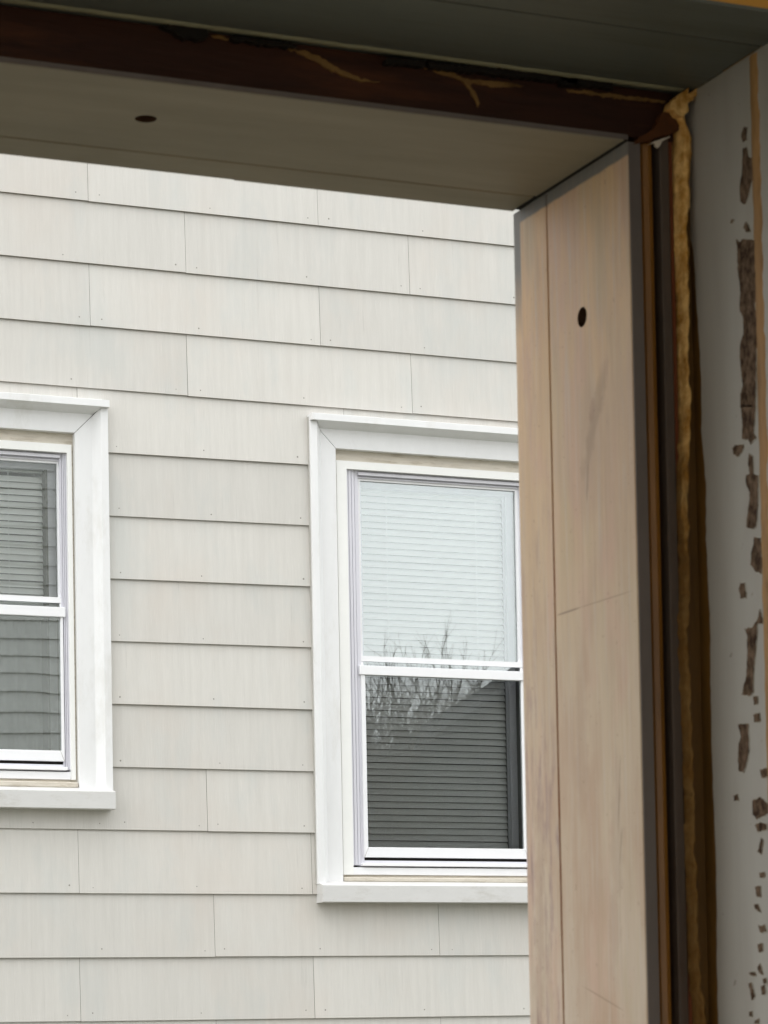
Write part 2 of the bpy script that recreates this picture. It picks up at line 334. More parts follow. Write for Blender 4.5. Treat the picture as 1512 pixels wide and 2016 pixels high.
SHRED_B=[
 [(0.8018,0.6809),(0.8211,0.6806),(0.8366,0.6771),(0.8602,0.6781),(0.8799,0.6778),(0.8739,0.6752),(0.8502,0.6742),(0.8409,0.6749),(0.8385,0.6728),(0.8460,0.6602),(0.8440,0.6582),(0.8361,0.6713),(0.8307,0.6749),(0.8211,0.6770)],
 [(0.9139,0.6791),(0.9504,0.6801),(0.9936,0.6802),(0.9935,0.6783),(0.9503,0.6775),(0.9159,0.6775)],
]
LUMP_A=[
 [(0.6159,0.6860),(0.6273,0.6883),(0.6350,0.6902),(0.6407,0.6882),(0.6425,0.6820),(0.6347,0.6774),(0.6252,0.6780),(0.6177,0.6807),(0.6083,0.6832)],
 [(0.6579,0.6840),(0.6850,0.6837),(0.7065,0.6836),(0.7045,0.6813),(0.6771,0.6809),(0.6597,0.6815)],
]
LUMP_B=[
 [(0.7715,0.6821),(0.8001,0.6847),(0.8020,0.6805),(0.7714,0.6785)],
 [(0.8039,0.6834),(0.8584,0.6859),(0.9081,0.6880),(0.9495,0.6884),(0.9493,0.6823),(0.9079,0.6822),(0.8682,0.6814),(0.8290,0.6808),(0.8058,0.6801)],
 [(0.9081,0.6880),(0.9201,0.6876),(0.9199,0.6803),(0.9079,0.6798)],
]
FOAM=[(0.6698,0.9946,1.0062),(0.6613,1.0008,1.0077),(0.6515,1.0022,1.0117),(0.6376,1.0014,1.0105),(0.6192,1.0005,1.0087),(0.6016,1.0000,1.0091),(0.5970,0.9997,1.0062),(0.5886,0.9994,1.0049),(0.5733,0.9989,1.0062),(0.5708,1.0001,1.0071),(0.5334,1.0005,1.0054),(0.4959,1.0002,1.0037),(0.4648,1.0000,1.0046),(0.4481,1.0003,1.0052),(0.4306,0.9984,1.0041),(0.4056,0.9964,1.0034),(0.3807,0.9950,1.0034),(0.3560,0.9957,1.0035),(0.3313,0.9958,1.0035),(0.3152,0.9946,1.0031),(0.2941,0.9930,1.0014),(0.2695,0.9934,1.0013),(0.2449,0.9942,1.0020),(0.2286,0.9944,1.0028),(0.2115,0.9954,1.0017),(0.1869,0.9951,1.0017),(0.1623,0.9964,1.0024),(0.1501,0.9950,1.0025),(0.1378,0.9952,1.0025),(0.1133,0.9958,1.0032),(0.0766,0.9962,1.0036),(0.0522,0.9960,1.0044),(0.0155,1.0003,1.0090)]
FOAM_TOP=[
 [(0.9896,0.6697),(0.9928,0.6766),(0.9998,0.6820),(1.0051,0.6872),(1.0054,0.6826),(1.0093,0.6846),(1.0172,0.6894),(1.0180,0.6880),(1.0127,0.6820),(1.0052,0.6757),(1.0055,0.6692),(1.0011,0.6660),(0.9959,0.6662),(0.9934,0.6690)],
]
CLOT=[
 [(0.9849,0.6627),(0.9868,0.6690),(0.9928,0.6717),(0.9980,0.6707),(1.0013,0.6676),(1.0020,0.6624),(1.0011,0.6577),(0.9950,0.6554),(0.9880,0.6524),(0.9802,0.6484),(0.9716,0.6460),(0.9639,0.6436),(0.9692,0.6495),(0.9778,0.6543)],
]
DRIP=[
 [(0.9758,0.6446),(0.9818,0.6478),(0.9939,0.6528),(0.9943,0.6524),(0.9878,0.6484),(0.9860,0.6447),(0.9842,0.6432),(0.9821,0.6443),(0.9816,0.6467)],
]

# ================================================================ NEIGHBOUR HOUSE
SW, DZ, Z0 = 1.0845, .27549, 3.7223
WINDOWS = [dict(cx=5.381, zt=2.853, zm=1.694, zg=.911, zs=.732, G=.393, V=.474, low='glass_dark', up='glass'), dict(cx=3.089, zt=2.838, zm=1.895, zg=1.313, zs=1.130, G=.468, V=.503, low='glass_low', up='glass_soft')]
house = empty('neighbour_house', 'pale grey shingled house with two white trimmed windows across the gap', 'house')

def holes():
    return [(w_['cx']-.668, w_['cx']+.668, w_['zs']-.03, w_['zt']-.004) for w_ in WINDOWS]
def clip(x0, x1, z0, z1, rects):
    out = [(x0, x1, z0, z1)]
    for (a, b, c_, d_) in rects:
        new = []
        for (p, q, r, s) in out:
            if q <= a or p >= b or s <= c_ or r >= d_: new.append((p, q, r, s)); continue
            if p < a: new.append((p, a, r, s))
            if q > b: new.append((b, q, r, s))
            lo, hi = max(p, a), min(q, b)
            if r < c_: new.append((lo, hi, r, c_))
            if s > d_: new.append((lo, hi, d_, s))
        out = new
    return out
def row_z(k, x):
    z = Z0 - k*DZ
    if 3.7 < x < 4.8 and k in (4, 5, 6, 7, 8):      # boards sag a few millimetres between the windows
        l, r_ = {4: (-.002, .005), 5: (-.005, .005), 6: (-.005, .005), 7: (-.004, .005), 8: (0, .003)}[k]
        t = (x-3.76)/.95; z += l + (r_-l)*t
    return z
def joints(k):
    if k == 4: return [1.46, 2.545, 3.633, 4.887, 5.97, 7.05, 8.14]
    if k in (5, 6, 7, 8, 9): off = 3.68 + (k % 2)*.05
    elif k == 10: off = 4.203
    elif k < 10: off = (3.692, 4.137)[k % 2]
    else: off = (4.226, 3.610)[k % 2]
    return [off + i*SW + random.uniform(-.003, .003) for i in range(-6, 7)]
bm = bmesh.new(); tone = bm.faces.layers.float.new('tone')
nb = bmesh.new()
HX0, HX1 = -2.0, 9.6
for k in range(-14, 25):
    js = [HX0] + [j for j in joints(k) if HX0+.1 < j < HX1-.1] + [HX1]
    for a, b in zip(js[:-1], js[1:]):
        t = random.random(); dz = random.uniform(-.0018, .0018); dy = random.uniform(-.0008, .0008)
        for (p, q, r, s) in clip(a+.0007, b-.0007, Z0-k*DZ, Z0-(k-1)*DZ, holes()):
            full_b = abs(r-(Z0-k*DZ)) < 1e-4; full_t = abs(s-(Z0-(k-1)*DZ)) < 1e-4
            segs = max(1, int((q-p)/.35))
            xs = [p+(q-p)*i/segs for i in range(segs+1)]
            rowv = []
            for x in xs:
                zb = (row_z(k, x)+dz) if full_b else r
                zt = (Z0-(k-1)*DZ+.012) if full_t else s
                yf = lambda z: 11.700 + dy + .0105*(z-(Z0-k*DZ))/DZ
                wob = .0008*noise.noise(Vector((x*2.1, k*3.7, 0)))
                rowv.append([bm.verts.new((x, yf(zb)+.0012+wob, zb)), bm.verts.new((x, yf(zb)+wob, zb+.0016)), bm.verts.new((x, yf(zt), zt)), bm.verts.new((x, yf(zb)+.020, zb))])
            for A, B in zip(rowv[:-1], rowv[1:]):
                for (i, j, mi) in ((0, 1, 0), (1, 2, 0), (3, 0, 1)):
                    f = bm.faces.new((A[i], B[i], B[j], A[j])); f[tone] = t; f.material_index = mi
            for A in (rowv[0], rowv[-1]):
                f = bm.faces.new((A[0], A[1], A[2], A[3])); f[tone] = t; f.material_index = 1
            # nails a little above the butt edge
            if full_b and q-p > .15:
                L = q-p
                pos = [p+.055, q-.05] + ([p+L*.5+random.uniform(-.04, .04)] if L > .6 else [])
                for x in pos:
                    x += random.uniform(-.012, .012); z = row_z(k, x)+.030+random.uniform(-.006, .006)
                    rr = random.uniform(.0042, .0062); y = 11.7017+dy
                    ring_ = [nb.verts.new((x+rr*math.cos(u*PI4), y+.0006, z+rr*math.sin(u*PI4))) for u in range(8)] if False else \
                            [nb.verts.new((x+rr*math.cos(u*math.pi/4), y+.0006, z+rr*math.sin(u*math.pi/4))) for u in range(8)]
                    cv = nb.verts.new((x, y-.0026, z))
                    for u in range(8): nb.faces.new((ring_[u], ring_[(u+1) % 8], cv))
# sheathing behind the shingles
for (p, q, r, s) in clip(HX0, HX1, -3, 7.5, [(a, b, c_, d_) for a, b, c_, d_ in holes()]):
    for f in box(bm, p, q, 11.7225, 11.80, r, s, 1): f[tone] = .5
me = bpy.data.meshes.new('shingle_wall'); bm.normal_update(); bmesh.ops.recalc_face_normals(bm, faces=bm.faces)
bm.to_mesh(me); bm.free(); me.materials.append(M['siding']); me.materials.append(M['butt'])
o = bpy.data.objects.new('shingle_wall', me); C.objects.link(o); o.parent = house
obj('nail_heads', nb, 'nail', o, smooth=True)
# rest of the house body, roof
obj('side_wall', boxes((HX0, HX0+.1, 11.81, 19, -3, 7.5), (HX1-.1, HX1, 11.81, 19, -3, 7.5), (HX0, HX1, 19.003, 19.1, -3, 7.5)), 'siding', house)
bm = extrude_profile([(11.45, 7.52), (11.45, 7.66), (15.4, 9.6), (19.5, 7.66), (19.5, 7.52)], 'X', HX0-.3, HX1+.3)
obj('roof', bm, 'roof', house)

def make_window(cx, zt, zm, zg, zs, G, V, low, up, label):
    sw = .016 if G < .4 else .008                    # stile width
    tk = lambda u: G+sw+(u-.409)*(V-G-sw)/.065       # track positions between sash and frame
    zf = zt - .151                                   # lower edge of the head casing
    # ---- outer vinyl frame is the window mesh itself
    bm = bmesh.new()
    zfb = zg-.127
    ring(bm, cx, .523, zfb, zf-.038, .523-V, .036, 0, 11.735, 11.80)
    win = obj('window', bm, 'vinyl', house); win['label'] = label
    # ---- mitred casing, raised outer lip, sloping cove, flat
    prof = [(.0, 11.74), (.0, 11.6755), (.0015, 11.674), (.032, 11.674), (.034, 11.6755), (.062, 11.712), (.066, 11.714), (.138, 11.717), (.1395, 11.7185), (.1395, 11.755)]
    prof_head = [(.0, 11.74), (.0, 11.6525), (.0015, 11.651), (.030, 11.651), (.0312, 11.6522), (.0535, 11.7135), (.0545, 11.7142), (.138, 11.717), (.1395, 11.7185), (.1395, 11.755)]
    def casing(kind):
        bm = bmesh.new(); g_ = .0016; rows = []
        for (u, yy) in (prof_head if kind == 'head' else prof):
            if kind == 'head': a = (cx-.672+u+g_, yy, zt-u); b = (cx+.672-u-g_, yy, zt-u)
            elif kind == 'l': a = (cx-.672+u, yy, zs+.006); b = (cx-.672+u, yy, zt-u-g_)
            else: a = (cx+.672-u, yy, zs+.006); b = (cx+.672-u, yy, zt-u-g_)
            if kind != 'head' and u < .034: b = (b[0], b[1], zt-.0315)   # the head lip runs over the side casing
            rows.append((bm.verts.new(a), bm.verts.new(b)))
        n = len(rows)
        for i in range(n):
            A, B = rows[i], rows[(i+1) % n]; bm.faces.new((A[0], B[0], B[1], A[1]))
        bm.faces.new([r_[0] for r_ in rows]); bm.faces.new([r_[1] for r_ in rows][::-1])
        return bm
    def casing_head():
        bm = casing('head')
        # lip carried out to the corners
        box(bm, cx-.672, cx-.672+.034, 11.6508, 11.74, zt-.0305, zt-.0002); box(bm, cx+.672-.034, cx+.672, 11.6508, 11.74, zt-.0305, zt-.0002)
        return bm
    obj('head_casing', casing_head(), 'alum', win)
    obj('side_casing', casing('l'), 'alum', win); obj('side_casing', casing('r'), 'alum', win)
    for sx in (-1, 1):                                # caulk line between casing and shingles
        bm = bmesh.new(); prev = None; z = zs+.01
        while z < zt-.01:
            wv = .0025+.0018*noise.noise(Vector((sx, z*9, zs))); p = [(cx+sx*.6725, 11.690), (cx+sx*(.6725+wv*.7), 11.692), (cx+sx*(.6725+wv), 11.73)]
            row = [bm.verts.new((x, y, z)) for x, y in p]
            if prev:
                for j in (0, 1): bm.faces.new((prev[j], prev[j+1], row[j+1], row[j]))
            prev = row; z += .03
        obj('caulk_bead', bm, 'caulk', win, smooth=True)
    # ---- weathered wooden stop behind the casing
    bm = bmesh.new(); ring(bm, cx, .57, zs-.0, zf+.03, .065, .078, 0, 11.7475, 11.83)
    box(bm, cx-.504, cx+.504, 11.7475, 11.83, zs, zfb-.001)
    obj('wood_stop', bm, 'stop', win)
    obj('wood_nosing', boxes((cx-.528, cx+.528, 11.715, 11.747, zs+.020, zfb-.012), bevel=.004), 'stop', win)
    # ---- storm window tracks
    bm = bmesh.new(); zt2 = zf-.075
    for sx in (-1, 1):
        for (a, b, yy) in ((.474, .463, 11.748), (.463, .459, 11.760), (.459, .446, 11.752), (.446, .442, 11.764), (.442, .430, 11.756), (.430, .426, 11.770), (.426, .409, 11.762)):
            x0, x1 = sorted((cx+sx*tk(a), cx+sx*tk(b))); box(bm, x0, x1, yy, 11.81, zfb+.045, zt2)
    for (a, b, yy) in ((.0, .007, 11.768), (.007, .020, 11.752), (.020, .025, 11.775), (.025, .031, 11.768)):
        box(bm, cx-G-sw, cx+G+sw, yy, 11.81, zt2-b, zt2-a)
    obj('storm_track', bm, 'track', win)
    obj('frame_sill', boxes((cx-V, cx+V, 11.740, 11.81, zfb, zfb+.034), (cx-tk(.43), cx+tk(.43), 11.728, 11.80, zfb+.040, zfb+.054), bevel=.002), 'storm', win)
    zlow = zg-.046
    obj('sill_gap', boxes((cx-(G+sw), cx+(G+sw), 11.770, 11.80, zfb+.054, zlow)), 'gap', win)
    obj('sill_insert', boxes((cx-(G+sw), cx+(G+sw), 11.757, 11.7695, zfb+.054, zlow-.014)), 'track', win)
    # ---- upper storm sash
    ztop = zt2-.031
    bm = bmesh.new()
    for sx in (-1, 1):
        box(bm, *sorted((cx+sx*(G+sw), cx+sx*G)), 11.776, 11.795, zm+.0635, ztop)
    box(bm, cx-G, cx+G, 11.776, 11.795, ztop-.010, ztop)
    box(bm, cx-G-sw-.004, cx+G+sw+.004, 11.764, 11.795, zm+.0635, zm+.088)
    obj('upper_sash', bm, 'storm', win)
    obj('glass_pane', boxes((cx-G, cx+G, 11.7865, 11.7885, zm+.088, ztop-.010)), up, win)
    # ---- lower storm sash with the sliding screen bar on top
    bm = bmesh.new()
    box(bm, cx-G-sw-.013, cx+G+sw+.013, 11.745, 11.775, zm, zm+.042)
    for sx in (-1, 1):
        box(bm, *sorted((cx+sx*(G+sw+.004), cx+sx*G)), 11.752, 11.775, zlow, zm-.0005)
        box(bm, *sorted((cx+sx*(G+sw+.004), cx+sx*(G+.002))), 11.766, 11.775, zm+.0425, zm+.063)
    box(bm, cx-G, cx+G, 11.752, 11.775, zlow, zg)
    bmesh.ops.bevel(bm, geom=list(bm.edges), offset=.0015, segments=1, affect='EDGES')
    obj('lower_sash', bm, 'storm', win)
    obj('glass_pane', boxes((cx-G, cx+G, 11.7625, 11.7645, zg, zm)), low, win)
    obj('glass_pane', boxes((cx-G-.002, cx+G+.002, 11.768, 11.770, zm+.042, zm+.0635)), 'glass', win)
    for (xa, za, dx, dzz) in ((cx-G-sw-.004, zlow, .02, .046), (cx+G+sw+.004, zlow, -.02, .046)):   # mitre lines at the lower corners
        bm = bmesh.new(); bm.faces.new([bm.verts.new(p) for p in ((xa, 11.7512, za), (xa+dx*.12, 11.7512, za), (xa+dx, 11.7512, za+dzz-.003), (xa+dx, 11.7512, za+dzz))])
        obj('mitre_seam', bm, 'caulk', win)
    # ---- inner (prime) sash seen through the glass
    bm = bmesh.new(); ring(bm, cx, G+.007, zlow, ztop, .034, .028, .03, 11.8265, 11.846); ring(bm, cx, G-.021, zlow, ztop-.02, .010, .010, .03, 11.847, 11.858)
    box(bm, cx-G+.027, cx+G-.027, 11.8265, 11.846, zm+.01, zm+.06)
    obj('inner_sash', bm, 'track', win)
    # ---- projecting sill with sloping top
    bm = extrude_profile([(11.634, zs-.078), (11.6315, zs-.0755), (11.6315, zs-.003), (11.634, zs-.0005), (11.76, zs+.030), (11.76, zs-.078)], 'X', cx-.668, cx+.668)
    obj('sill', bm, 'sill', win)
    # ---- closed reveal box behind, so daylight only enters through the glass
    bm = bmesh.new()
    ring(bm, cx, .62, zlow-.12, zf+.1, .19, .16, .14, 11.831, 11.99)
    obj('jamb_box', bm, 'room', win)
    return win
wr = make_window(label='tall double hung window with closed blinds and tree reflections in both panes', **WINDOWS[0])
wl = make_window(label='shorter double hung window cut off by the photo edge, siding reflected in its lower pane', **WINDOWS[1])
# rooms behind the windows
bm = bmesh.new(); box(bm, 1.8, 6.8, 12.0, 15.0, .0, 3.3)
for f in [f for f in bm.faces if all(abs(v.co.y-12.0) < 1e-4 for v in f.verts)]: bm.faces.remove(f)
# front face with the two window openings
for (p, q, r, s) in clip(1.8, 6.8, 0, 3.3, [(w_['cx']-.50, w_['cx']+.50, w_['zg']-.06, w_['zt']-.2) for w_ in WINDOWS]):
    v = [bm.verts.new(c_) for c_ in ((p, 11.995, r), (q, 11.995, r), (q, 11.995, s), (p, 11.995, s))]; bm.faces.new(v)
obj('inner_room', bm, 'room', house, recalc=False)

def blinds(name, label, cx, hw, z0, z1, pitch, tilt, yb=11.882):
    root = empty(name, label, 'blind', 'mini blinds behind the windows'); root.location = (cx, yb, z0)
    bm = bmesh.new(); n = int((z1-z0-.03)/pitch); wd = pitch*1.03
    for i in range(n):
        zc = .016+pitch*(i+.5); tl = tilt+random.uniform(-.03, .03); dz = random.uniform(-.0007, .0007)
        pts = []
        for j in range(5):
            s_ = (j/4-.5)*wd; bow = .0022*(1-(2*j/4-1)**2)
            pts.append((s_*math.sin(tl) - bow, s_*math.cos(tl)+zc+dz))
        L = [bm.verts.new((-hw, p[0], p[1])) for p in pts]; Rr = [bm.verts.new((hw, p[0], p[1]+random.uniform(-.0008, .0008))) for p in pts]
        for j in range(4): bm.faces.new((L[j], Rr[j], Rr[j+1], L[j+1]))
    o = obj('slats', bm, 'blind', root, smooth=True)
    obj('head_rail', boxes((-hw, hw, -.014, .014, z1-z0-.026, z1-z0), bevel=.002), 'blind', root)
    obj('bottom_rail', boxes((-hw, hw, -.010, .010, .0, .013), bevel=.003), 'blind', root)
    for x in (-hw*.62, hw*.62):
        obj('ladder_cord', boxes((x-.0012, x+.0012, -.0175, -.0165, .01, z1-z0-.02)), 'blind', root)
    return root
blinds('window_blind', 'closed white slat blind filling the right window behind both panes', 5.383, .366, .875, 2.585, .0300, .40)
blinds('window_blind', 'closed grey looking slat blind in upper half of left window', 3.09, .440, 1.905, 2.57, .0290, .42)
# curtain in the lower half of the left window
bm = bmesh.new(); prev = None
for i in range(121):
    x = 2.62 + .92*i/120; y = 11.93+.012*math.sin(i*.42)+.006*math.sin(i*1.1+1)
    a, b = bm.verts.new((x, y, 1.2)), bm.verts.new((x, y, 1.92))
    if prev: bm.faces.new((prev[0], a, b, prev[1]))
    prev = (a, b)
tag(obj('curtain', bm, 'curtain', smooth=True), 'grey pleated curtain behind the lower pane of the left window', 'curtain')

LX, LZ = 1.0124, .6872
# ================================================================ THE HOUSE WE LOOK OUT OF
own = empty('viewer_house', 'house around the opening, its clapboards mirrored in the left window', 'house')
OX0, OX1, OZ0 = -.62, .978, -.95
def rects_wall(x0, x1, z0, z1, hole): return clip(x0, x1, z0, z1, [hole])
bm = bmesh.new(); zz = -3.0
while zz < 6.9:                                       # clapboards facing the neighbour
    for (p, q, r, s) in clip(-3.2, 7.0, zz, zz+.15, [(OX0, OX1, OZ0, .665)]):
        v = [bm.verts.new(c_) for c_ in ((p, 1.972, r), (q, 1.972, r), (q, 1.958, s), (p, 1.958, s), (p, 1.957, r), (q, 1.957, r))]
        bm.faces.new(v[:4]); bm.faces.new((v[0], v[1], v[5], v[4]))
    zz += .15
for (p, q, r, s) in clip(-3.2, 7.0, -3, 7.05, [(OX0-.002, OX1, OZ0, .66)]): box(bm, p, q, 1.90, 1.9555, r, s)
obj('clapboard_wall', bm, 'facade', own)
bm = bmesh.new()                                      # interior face of the wall, ochre
for (p, q, r, s) in clip(-3, 3, -1.6, 1.1, [(-.70, LX+.002, -1.0, LZ+.002)]): box(bm, p, q, 1.604, 1.72, r, s)
obj('interior_wall', bm, 'ochre', own)
# unseen room: left and back opened for fill daylight, between posts and low parapets
obj('unseen_room_wall', boxes((-3.1, -3, -3, -2.8, -1.6, 1.1), (-3.1, -3, 1.5, 1.72, -1.6, 1.1), (-3.1, -3, -2.8, 1.5, -1.6, -1.2)), 'plaster', own)
obj('unseen_room_wall', boxes((3, 3.1, -3, 1.72, -1.6, 1.1)), 'plaster', own)
obj('unseen_room_wall', boxes((-3.1, -2.8, -3.1, -3, -1.6, 1.1), (2.8, 3.1, -3.1, -3, -1.6, 1.1), (-2.8, 2.8, -3.1, -3, -1.6, -1.2)), 'plaster', own)
obj('unseen_room_ceiling', boxes((-3.1, 3.1, -3.1, 1.899, 1.1, 1.2)), 'plaster', own)
obj('unseen_room_floor', boxes((-3.1, 3.1, -3.1, 1.899, -1.7, -1.6)), 'floor', own)
obj('outer_wall', boxes((6.95, 7.0, -3.3, 1.89, -3, 7.0), (3.2, 7, -3.35, -3.3, -3, 7.0)), 'facade', own)
obj('house_roof', extrude_profile([(2.25, 7.06), (2.25, 7.2), (-.7, 8.4), (-3.6, 7.2), (-3.6, 7.06)], 'X', -3.5, 7.3), 'roof', own)

# ================================================================ NEAR WINDOW FRAME
frame = empty('window_frame', 'weathered beige side board and grey head board framing the near opening', 'window frame')
JX, HZ, YO, YI, JB = .960, .6462, 1.950, 1.764, -.95
def cut(o, cyl_center, axis, r, depth):
    bm = bmesh.new(); o_mat = o.data.materials[0]
    rot = Matrix.Rotation(R(90), 4, 'Y') if axis == 'X' else Matrix.Identity(4)
    bmesh.ops.create_cone(bm, cap_ends=True, segments=40, radius1=r, radius2=r, depth=depth*2, matrix=Matrix.Translation(cyl_center) @ rot)
    me = bpy.data.meshes.new('cutter'); bm.to_mesh(me); bm.free(); c_ = bpy.data.objects.new('cutter', me); C.objects.link(c_)
    md = o.modifiers.new('b', 'BOOLEAN'); md.object = c_; md.operation = 'DIFFERENCE'; md.solver = 'EXACT'
    bpy.context.view_layer.update()
    ev = o.evaluated_get(bpy.context.evaluated_depsgraph_get()); nm = bpy.data.meshes.new_from_object(ev)
    o.modifiers.clear(); o.data = nm; bpy.data.objects.remove(c_)
    nm.materials.clear(); nm.materials.append(o_mat); nm.materials.append(M['hole'])
    for p in nm.polygons:
        d_ = p.center - Vector(cyl_center); lat = (d_.y, d_.z) if axis == 'X' else (d_.x, d_.y); dep = d_.x if axis == 'X' else d_.z
        p.material_index = 1 if math.hypot(*lat) < r*1.02 and dep > .0012 else 0
# side board
prof = [(.9695, YI), (JX+.0006, YI), (JX, YI+.0006), (JX, 1.8922), (JX+.0026, 1.8932), (JX+.0026, 1.8950), (JX+.0004, 1.8962), (JX+.0001, 1.9390), (JX+.0003, 1.9405),
        (JX+.0003, 1.9480), (JX+.0006, 1.9518), (JX+.0020, 1.9535), (.975, 1.9535), (.975, YI+.012), (.9695, YI+.012)]
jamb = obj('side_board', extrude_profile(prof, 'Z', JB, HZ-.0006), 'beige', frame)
cut(jamb, (JX, 1.8394, .5372), 'X', .0074, .0085)
def screw(center, axis, parent):
    bm = bmesh.new(); rot = Matrix.Rotation(R(-90), 4, 'Y') if axis == 'X' else Matrix.Rotation(R(180), 4, 'X')
    bmesh.ops.create_uvsphere(bm, u_segments=24, v_segments=8, radius=.0048)
    for v in bm.verts: v.co.z *= .35
    bmesh.ops.transform(bm, matrix=Matrix.Translation(center) @ rot, verts=bm.verts)
    o = obj('screw', bm, 'screw', parent, smooth=True)
    d_ = .0006
    c = Vector(center)
    if axis == 'X': b = boxes((c.x-.0021, c.x-.001, c.y-.003, c.y+.003, c.z-d_, c.z+d_), (c.x-.00205, c.x-.001, c.y-d_, c.y+d_, c.z-.003, c.z+.003))
    else: b = boxes((c.x-.003, c.x+.003, c.y-d_, c.y+d_, c.z-.0021, c.z-.001), (c.x-d_, c.x+d_, c.y-.003, c.y+.003, c.z-.00205, c.z-.001))
    return o
screw((JX+.0080, 1.8394, .5372), 'X', jamb)
obj('end_strip', boxes((.9607, .9697, YI-.0012, YI-.0002, JB, HZ-.0008)), 'endgrey', frame)
# head board, outer edge with a small step
bm = extrude_profile([(YI, .6500), (YI, HZ+.0005), (YI+.0006, HZ), (1.9050, HZ), (1.9070, HZ+.0026), (1.9090, HZ+.0026), (1.9112, HZ+.0008), (1.9485, HZ+.0008), (1.9515, HZ+.0025), (1.9515, .668), (YI+.012, .668), (YI+.012, .6500)], 'X', .7285, .9585)
extrude_profile([(YI, .6500), (YI, HZ+.0005), (YI+.0006, HZ), (1.9050, HZ), (1.9070, HZ+.0026), (1.9090, HZ+.0026), (1.9112, HZ+.0008), (1.9470, HZ+.0008), (1.9485, HZ+.0025), (1.9485, .668), (YI+.012, .668), (YI+.012, .6500)], 'X', -.64, .7284, bm)

head = obj('head_board', bm, 'headgrey', frame)
cut(head, (.6221, 1.8366, HZ), 'Z', .0076, .012)
screw((.6221, 1.8366, HZ+.0112), 'Z', head)
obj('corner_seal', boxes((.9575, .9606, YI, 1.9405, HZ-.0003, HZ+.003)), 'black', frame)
# channel between the boards and the lining, facing the room
obj('channel_back', boxes((.9695, 1.030, 1.786, 1.80, JB, .70), (-.64, .9694, 1.786, 1.80, .6685, .70)), 'dark', frame)
bm = extrude_profile([(.9738, 1.786), (.9738, 1.7720), (.9752, 1.7695), (.9790, 1.768), (.9826, 1.7695), (.9840, 1.7720), (.9840, 1.786)], 'Z', JB, .657)
obj('wood_bead', bm, 'brown', frame, smooth=False)
obj('grey_strip', boxes((.9880, .9955, 1.7668, 1.7855, JB, .653), bevel=.0008), 'stripgrey', frame)
obj('stained_strip', boxes((.9966, .9992, 1.7690, 1.7855, JB, .660)), 'redbrown', frame)
obj('stained_backing', boxes((1.0022, 1.0121, 1.7670, 1.7855, JB, .62)), 'stain', frame)
obj('head_batten', boxes((-.64, 1.0, 1.7680, 1.7855, .6508, .6862)), 'headbrown', frame)
obj('head_edge', boxes((-.64, .9600, 1.7626, 1.7638, .6468, .6502)), 'endgrey', frame)

# foam bead squeezed out along the lining
bm = bmesh.new(); rows = sorted(FOAM); rows = [(JB, rows[0][1], rows[0][2])] + rows
zs_, prev = [], None
z = JB
while z < rows[-1][0]:
    for a, b in zip(rows[:-1], rows[1:]):
        if a[0] <= z < b[0]: break
    t = (z-a[0])/(b[0]-a[0]); l = a[1]+(b[1]-a[1])*t; r_ = a[2]+(b[2]-a[2])*t
    low_ = min(1, max(0, (.50-z)/.12)); r_ -= (r_-l)*.30*low_
    l += .0017*noise.noise(Vector((z*120, 0, 0)))+.0006*noise.noise(Vector((z*330, 5, 0))); r_ += .0020*noise.noise(Vector((z*85, 9, 0)))
    row = []
    for j in range(9):
        u = j/8; x = l+(r_-l)*u; h = math.sin(u*math.pi)**.6*(.0055+.0022*noise.noise(Vector((z*90, u*2, 3)))) + .0012*noise.noise(Vector((z*240, u*5, 7)))*math.sin(u*math.pi)
        row.append(bm.verts.new((x, 1.7625-max(h, 0)+(.012 if j in (0, 8) else 0), z)))
    if prev:
        for j in range(8): bm.faces.new((prev[j], prev[j+1], row[j+1], row[j]))
    prev = row; z += .0014
foam = obj('foam_bead', bm, 'foam', frame, smooth=True)
def slab(poly, mapf, th, name, mat, parent, rough=.0004, sub=.003, dome=0, grow=0.0):
    """irregular flat scrap: outline resampled and roughened, given thickness th along the outward axis"""
    cx_ = sum(p[0] for p in poly)/len(poly); cy_ = sum(p[1] for p in poly)/len(poly); pts = []
    area = sum(poly[i][0]*poly[(i+1) % len(poly)][1]-poly[(i+1) % len(poly)][0]*poly[i][1] for i in range(len(poly))); sg = 1 if area > 0 else -1
    for i, a in enumerate(poly):
        b = poly[(i+1) % len(poly)]; L = math.hypot(b[0]-a[0], b[1]-a[1]); n = max(1, int(L/sub))
        if L < 1e-7: continue
        nx, ny = (b[1]-a[1])/L*sg, -(b[0]-a[0])/L*sg
        for j in range(n):
            p = (a[0]+(b[0]-a[0])*j/n, a[1]+(b[1]-a[1])*j/n)
            k_ = rough*(1.3*noise.noise(Vector((p[0]*420, p[1]*420, 3)))+.9*noise.noise(Vector((p[0]*1100, p[1]*1100, 8))))*1.6 + grow
            pts.append((p[0]+nx*k_, p[1]+ny*k_))
    n = len(pts)
    vo, eo, fo, _, _, _ = delaunay_2d_cdt([Vector((p[0]*1000, p[1]*1000)) for p in pts], [(i, (i+1) % n) for i in range(n)], [], 1, 1e-5)
    vo = [(v[0]/1000, v[1]/1000) for v in vo]
    bm = bmesh.new(); A = [bm.verts.new(mapf(p, 0)) for p in vo]; B = [bm.verts.new(mapf(p, th)) for p in vo]; cnt = {}
    for f in fo:
        bm.faces.new([B[i] for i in f])
        for i in range(len(f)): cnt.setdefault(frozenset((f[i], f[(i+1) % len(f)])), []).append((f[i], f[(i+1) % len(f)]))
    for k_, v in cnt.items():
        if len(v) == 1: a, b = v[0]; bm.faces.new((B[b], B[a], A[a], A[b]))
    for v in [v for v in bm.verts if not v.link_faces]: bm.verts.remove(v)
    return obj(name, bm, mat, parent)
fy = lambda base: (lambda p, t: (p[0], base-t, p[1]))
for p in FOAM_TOP: slab(p, fy(1.7640), .010, 'foam_lump', 'foam', frame, .0008, .002, 1)
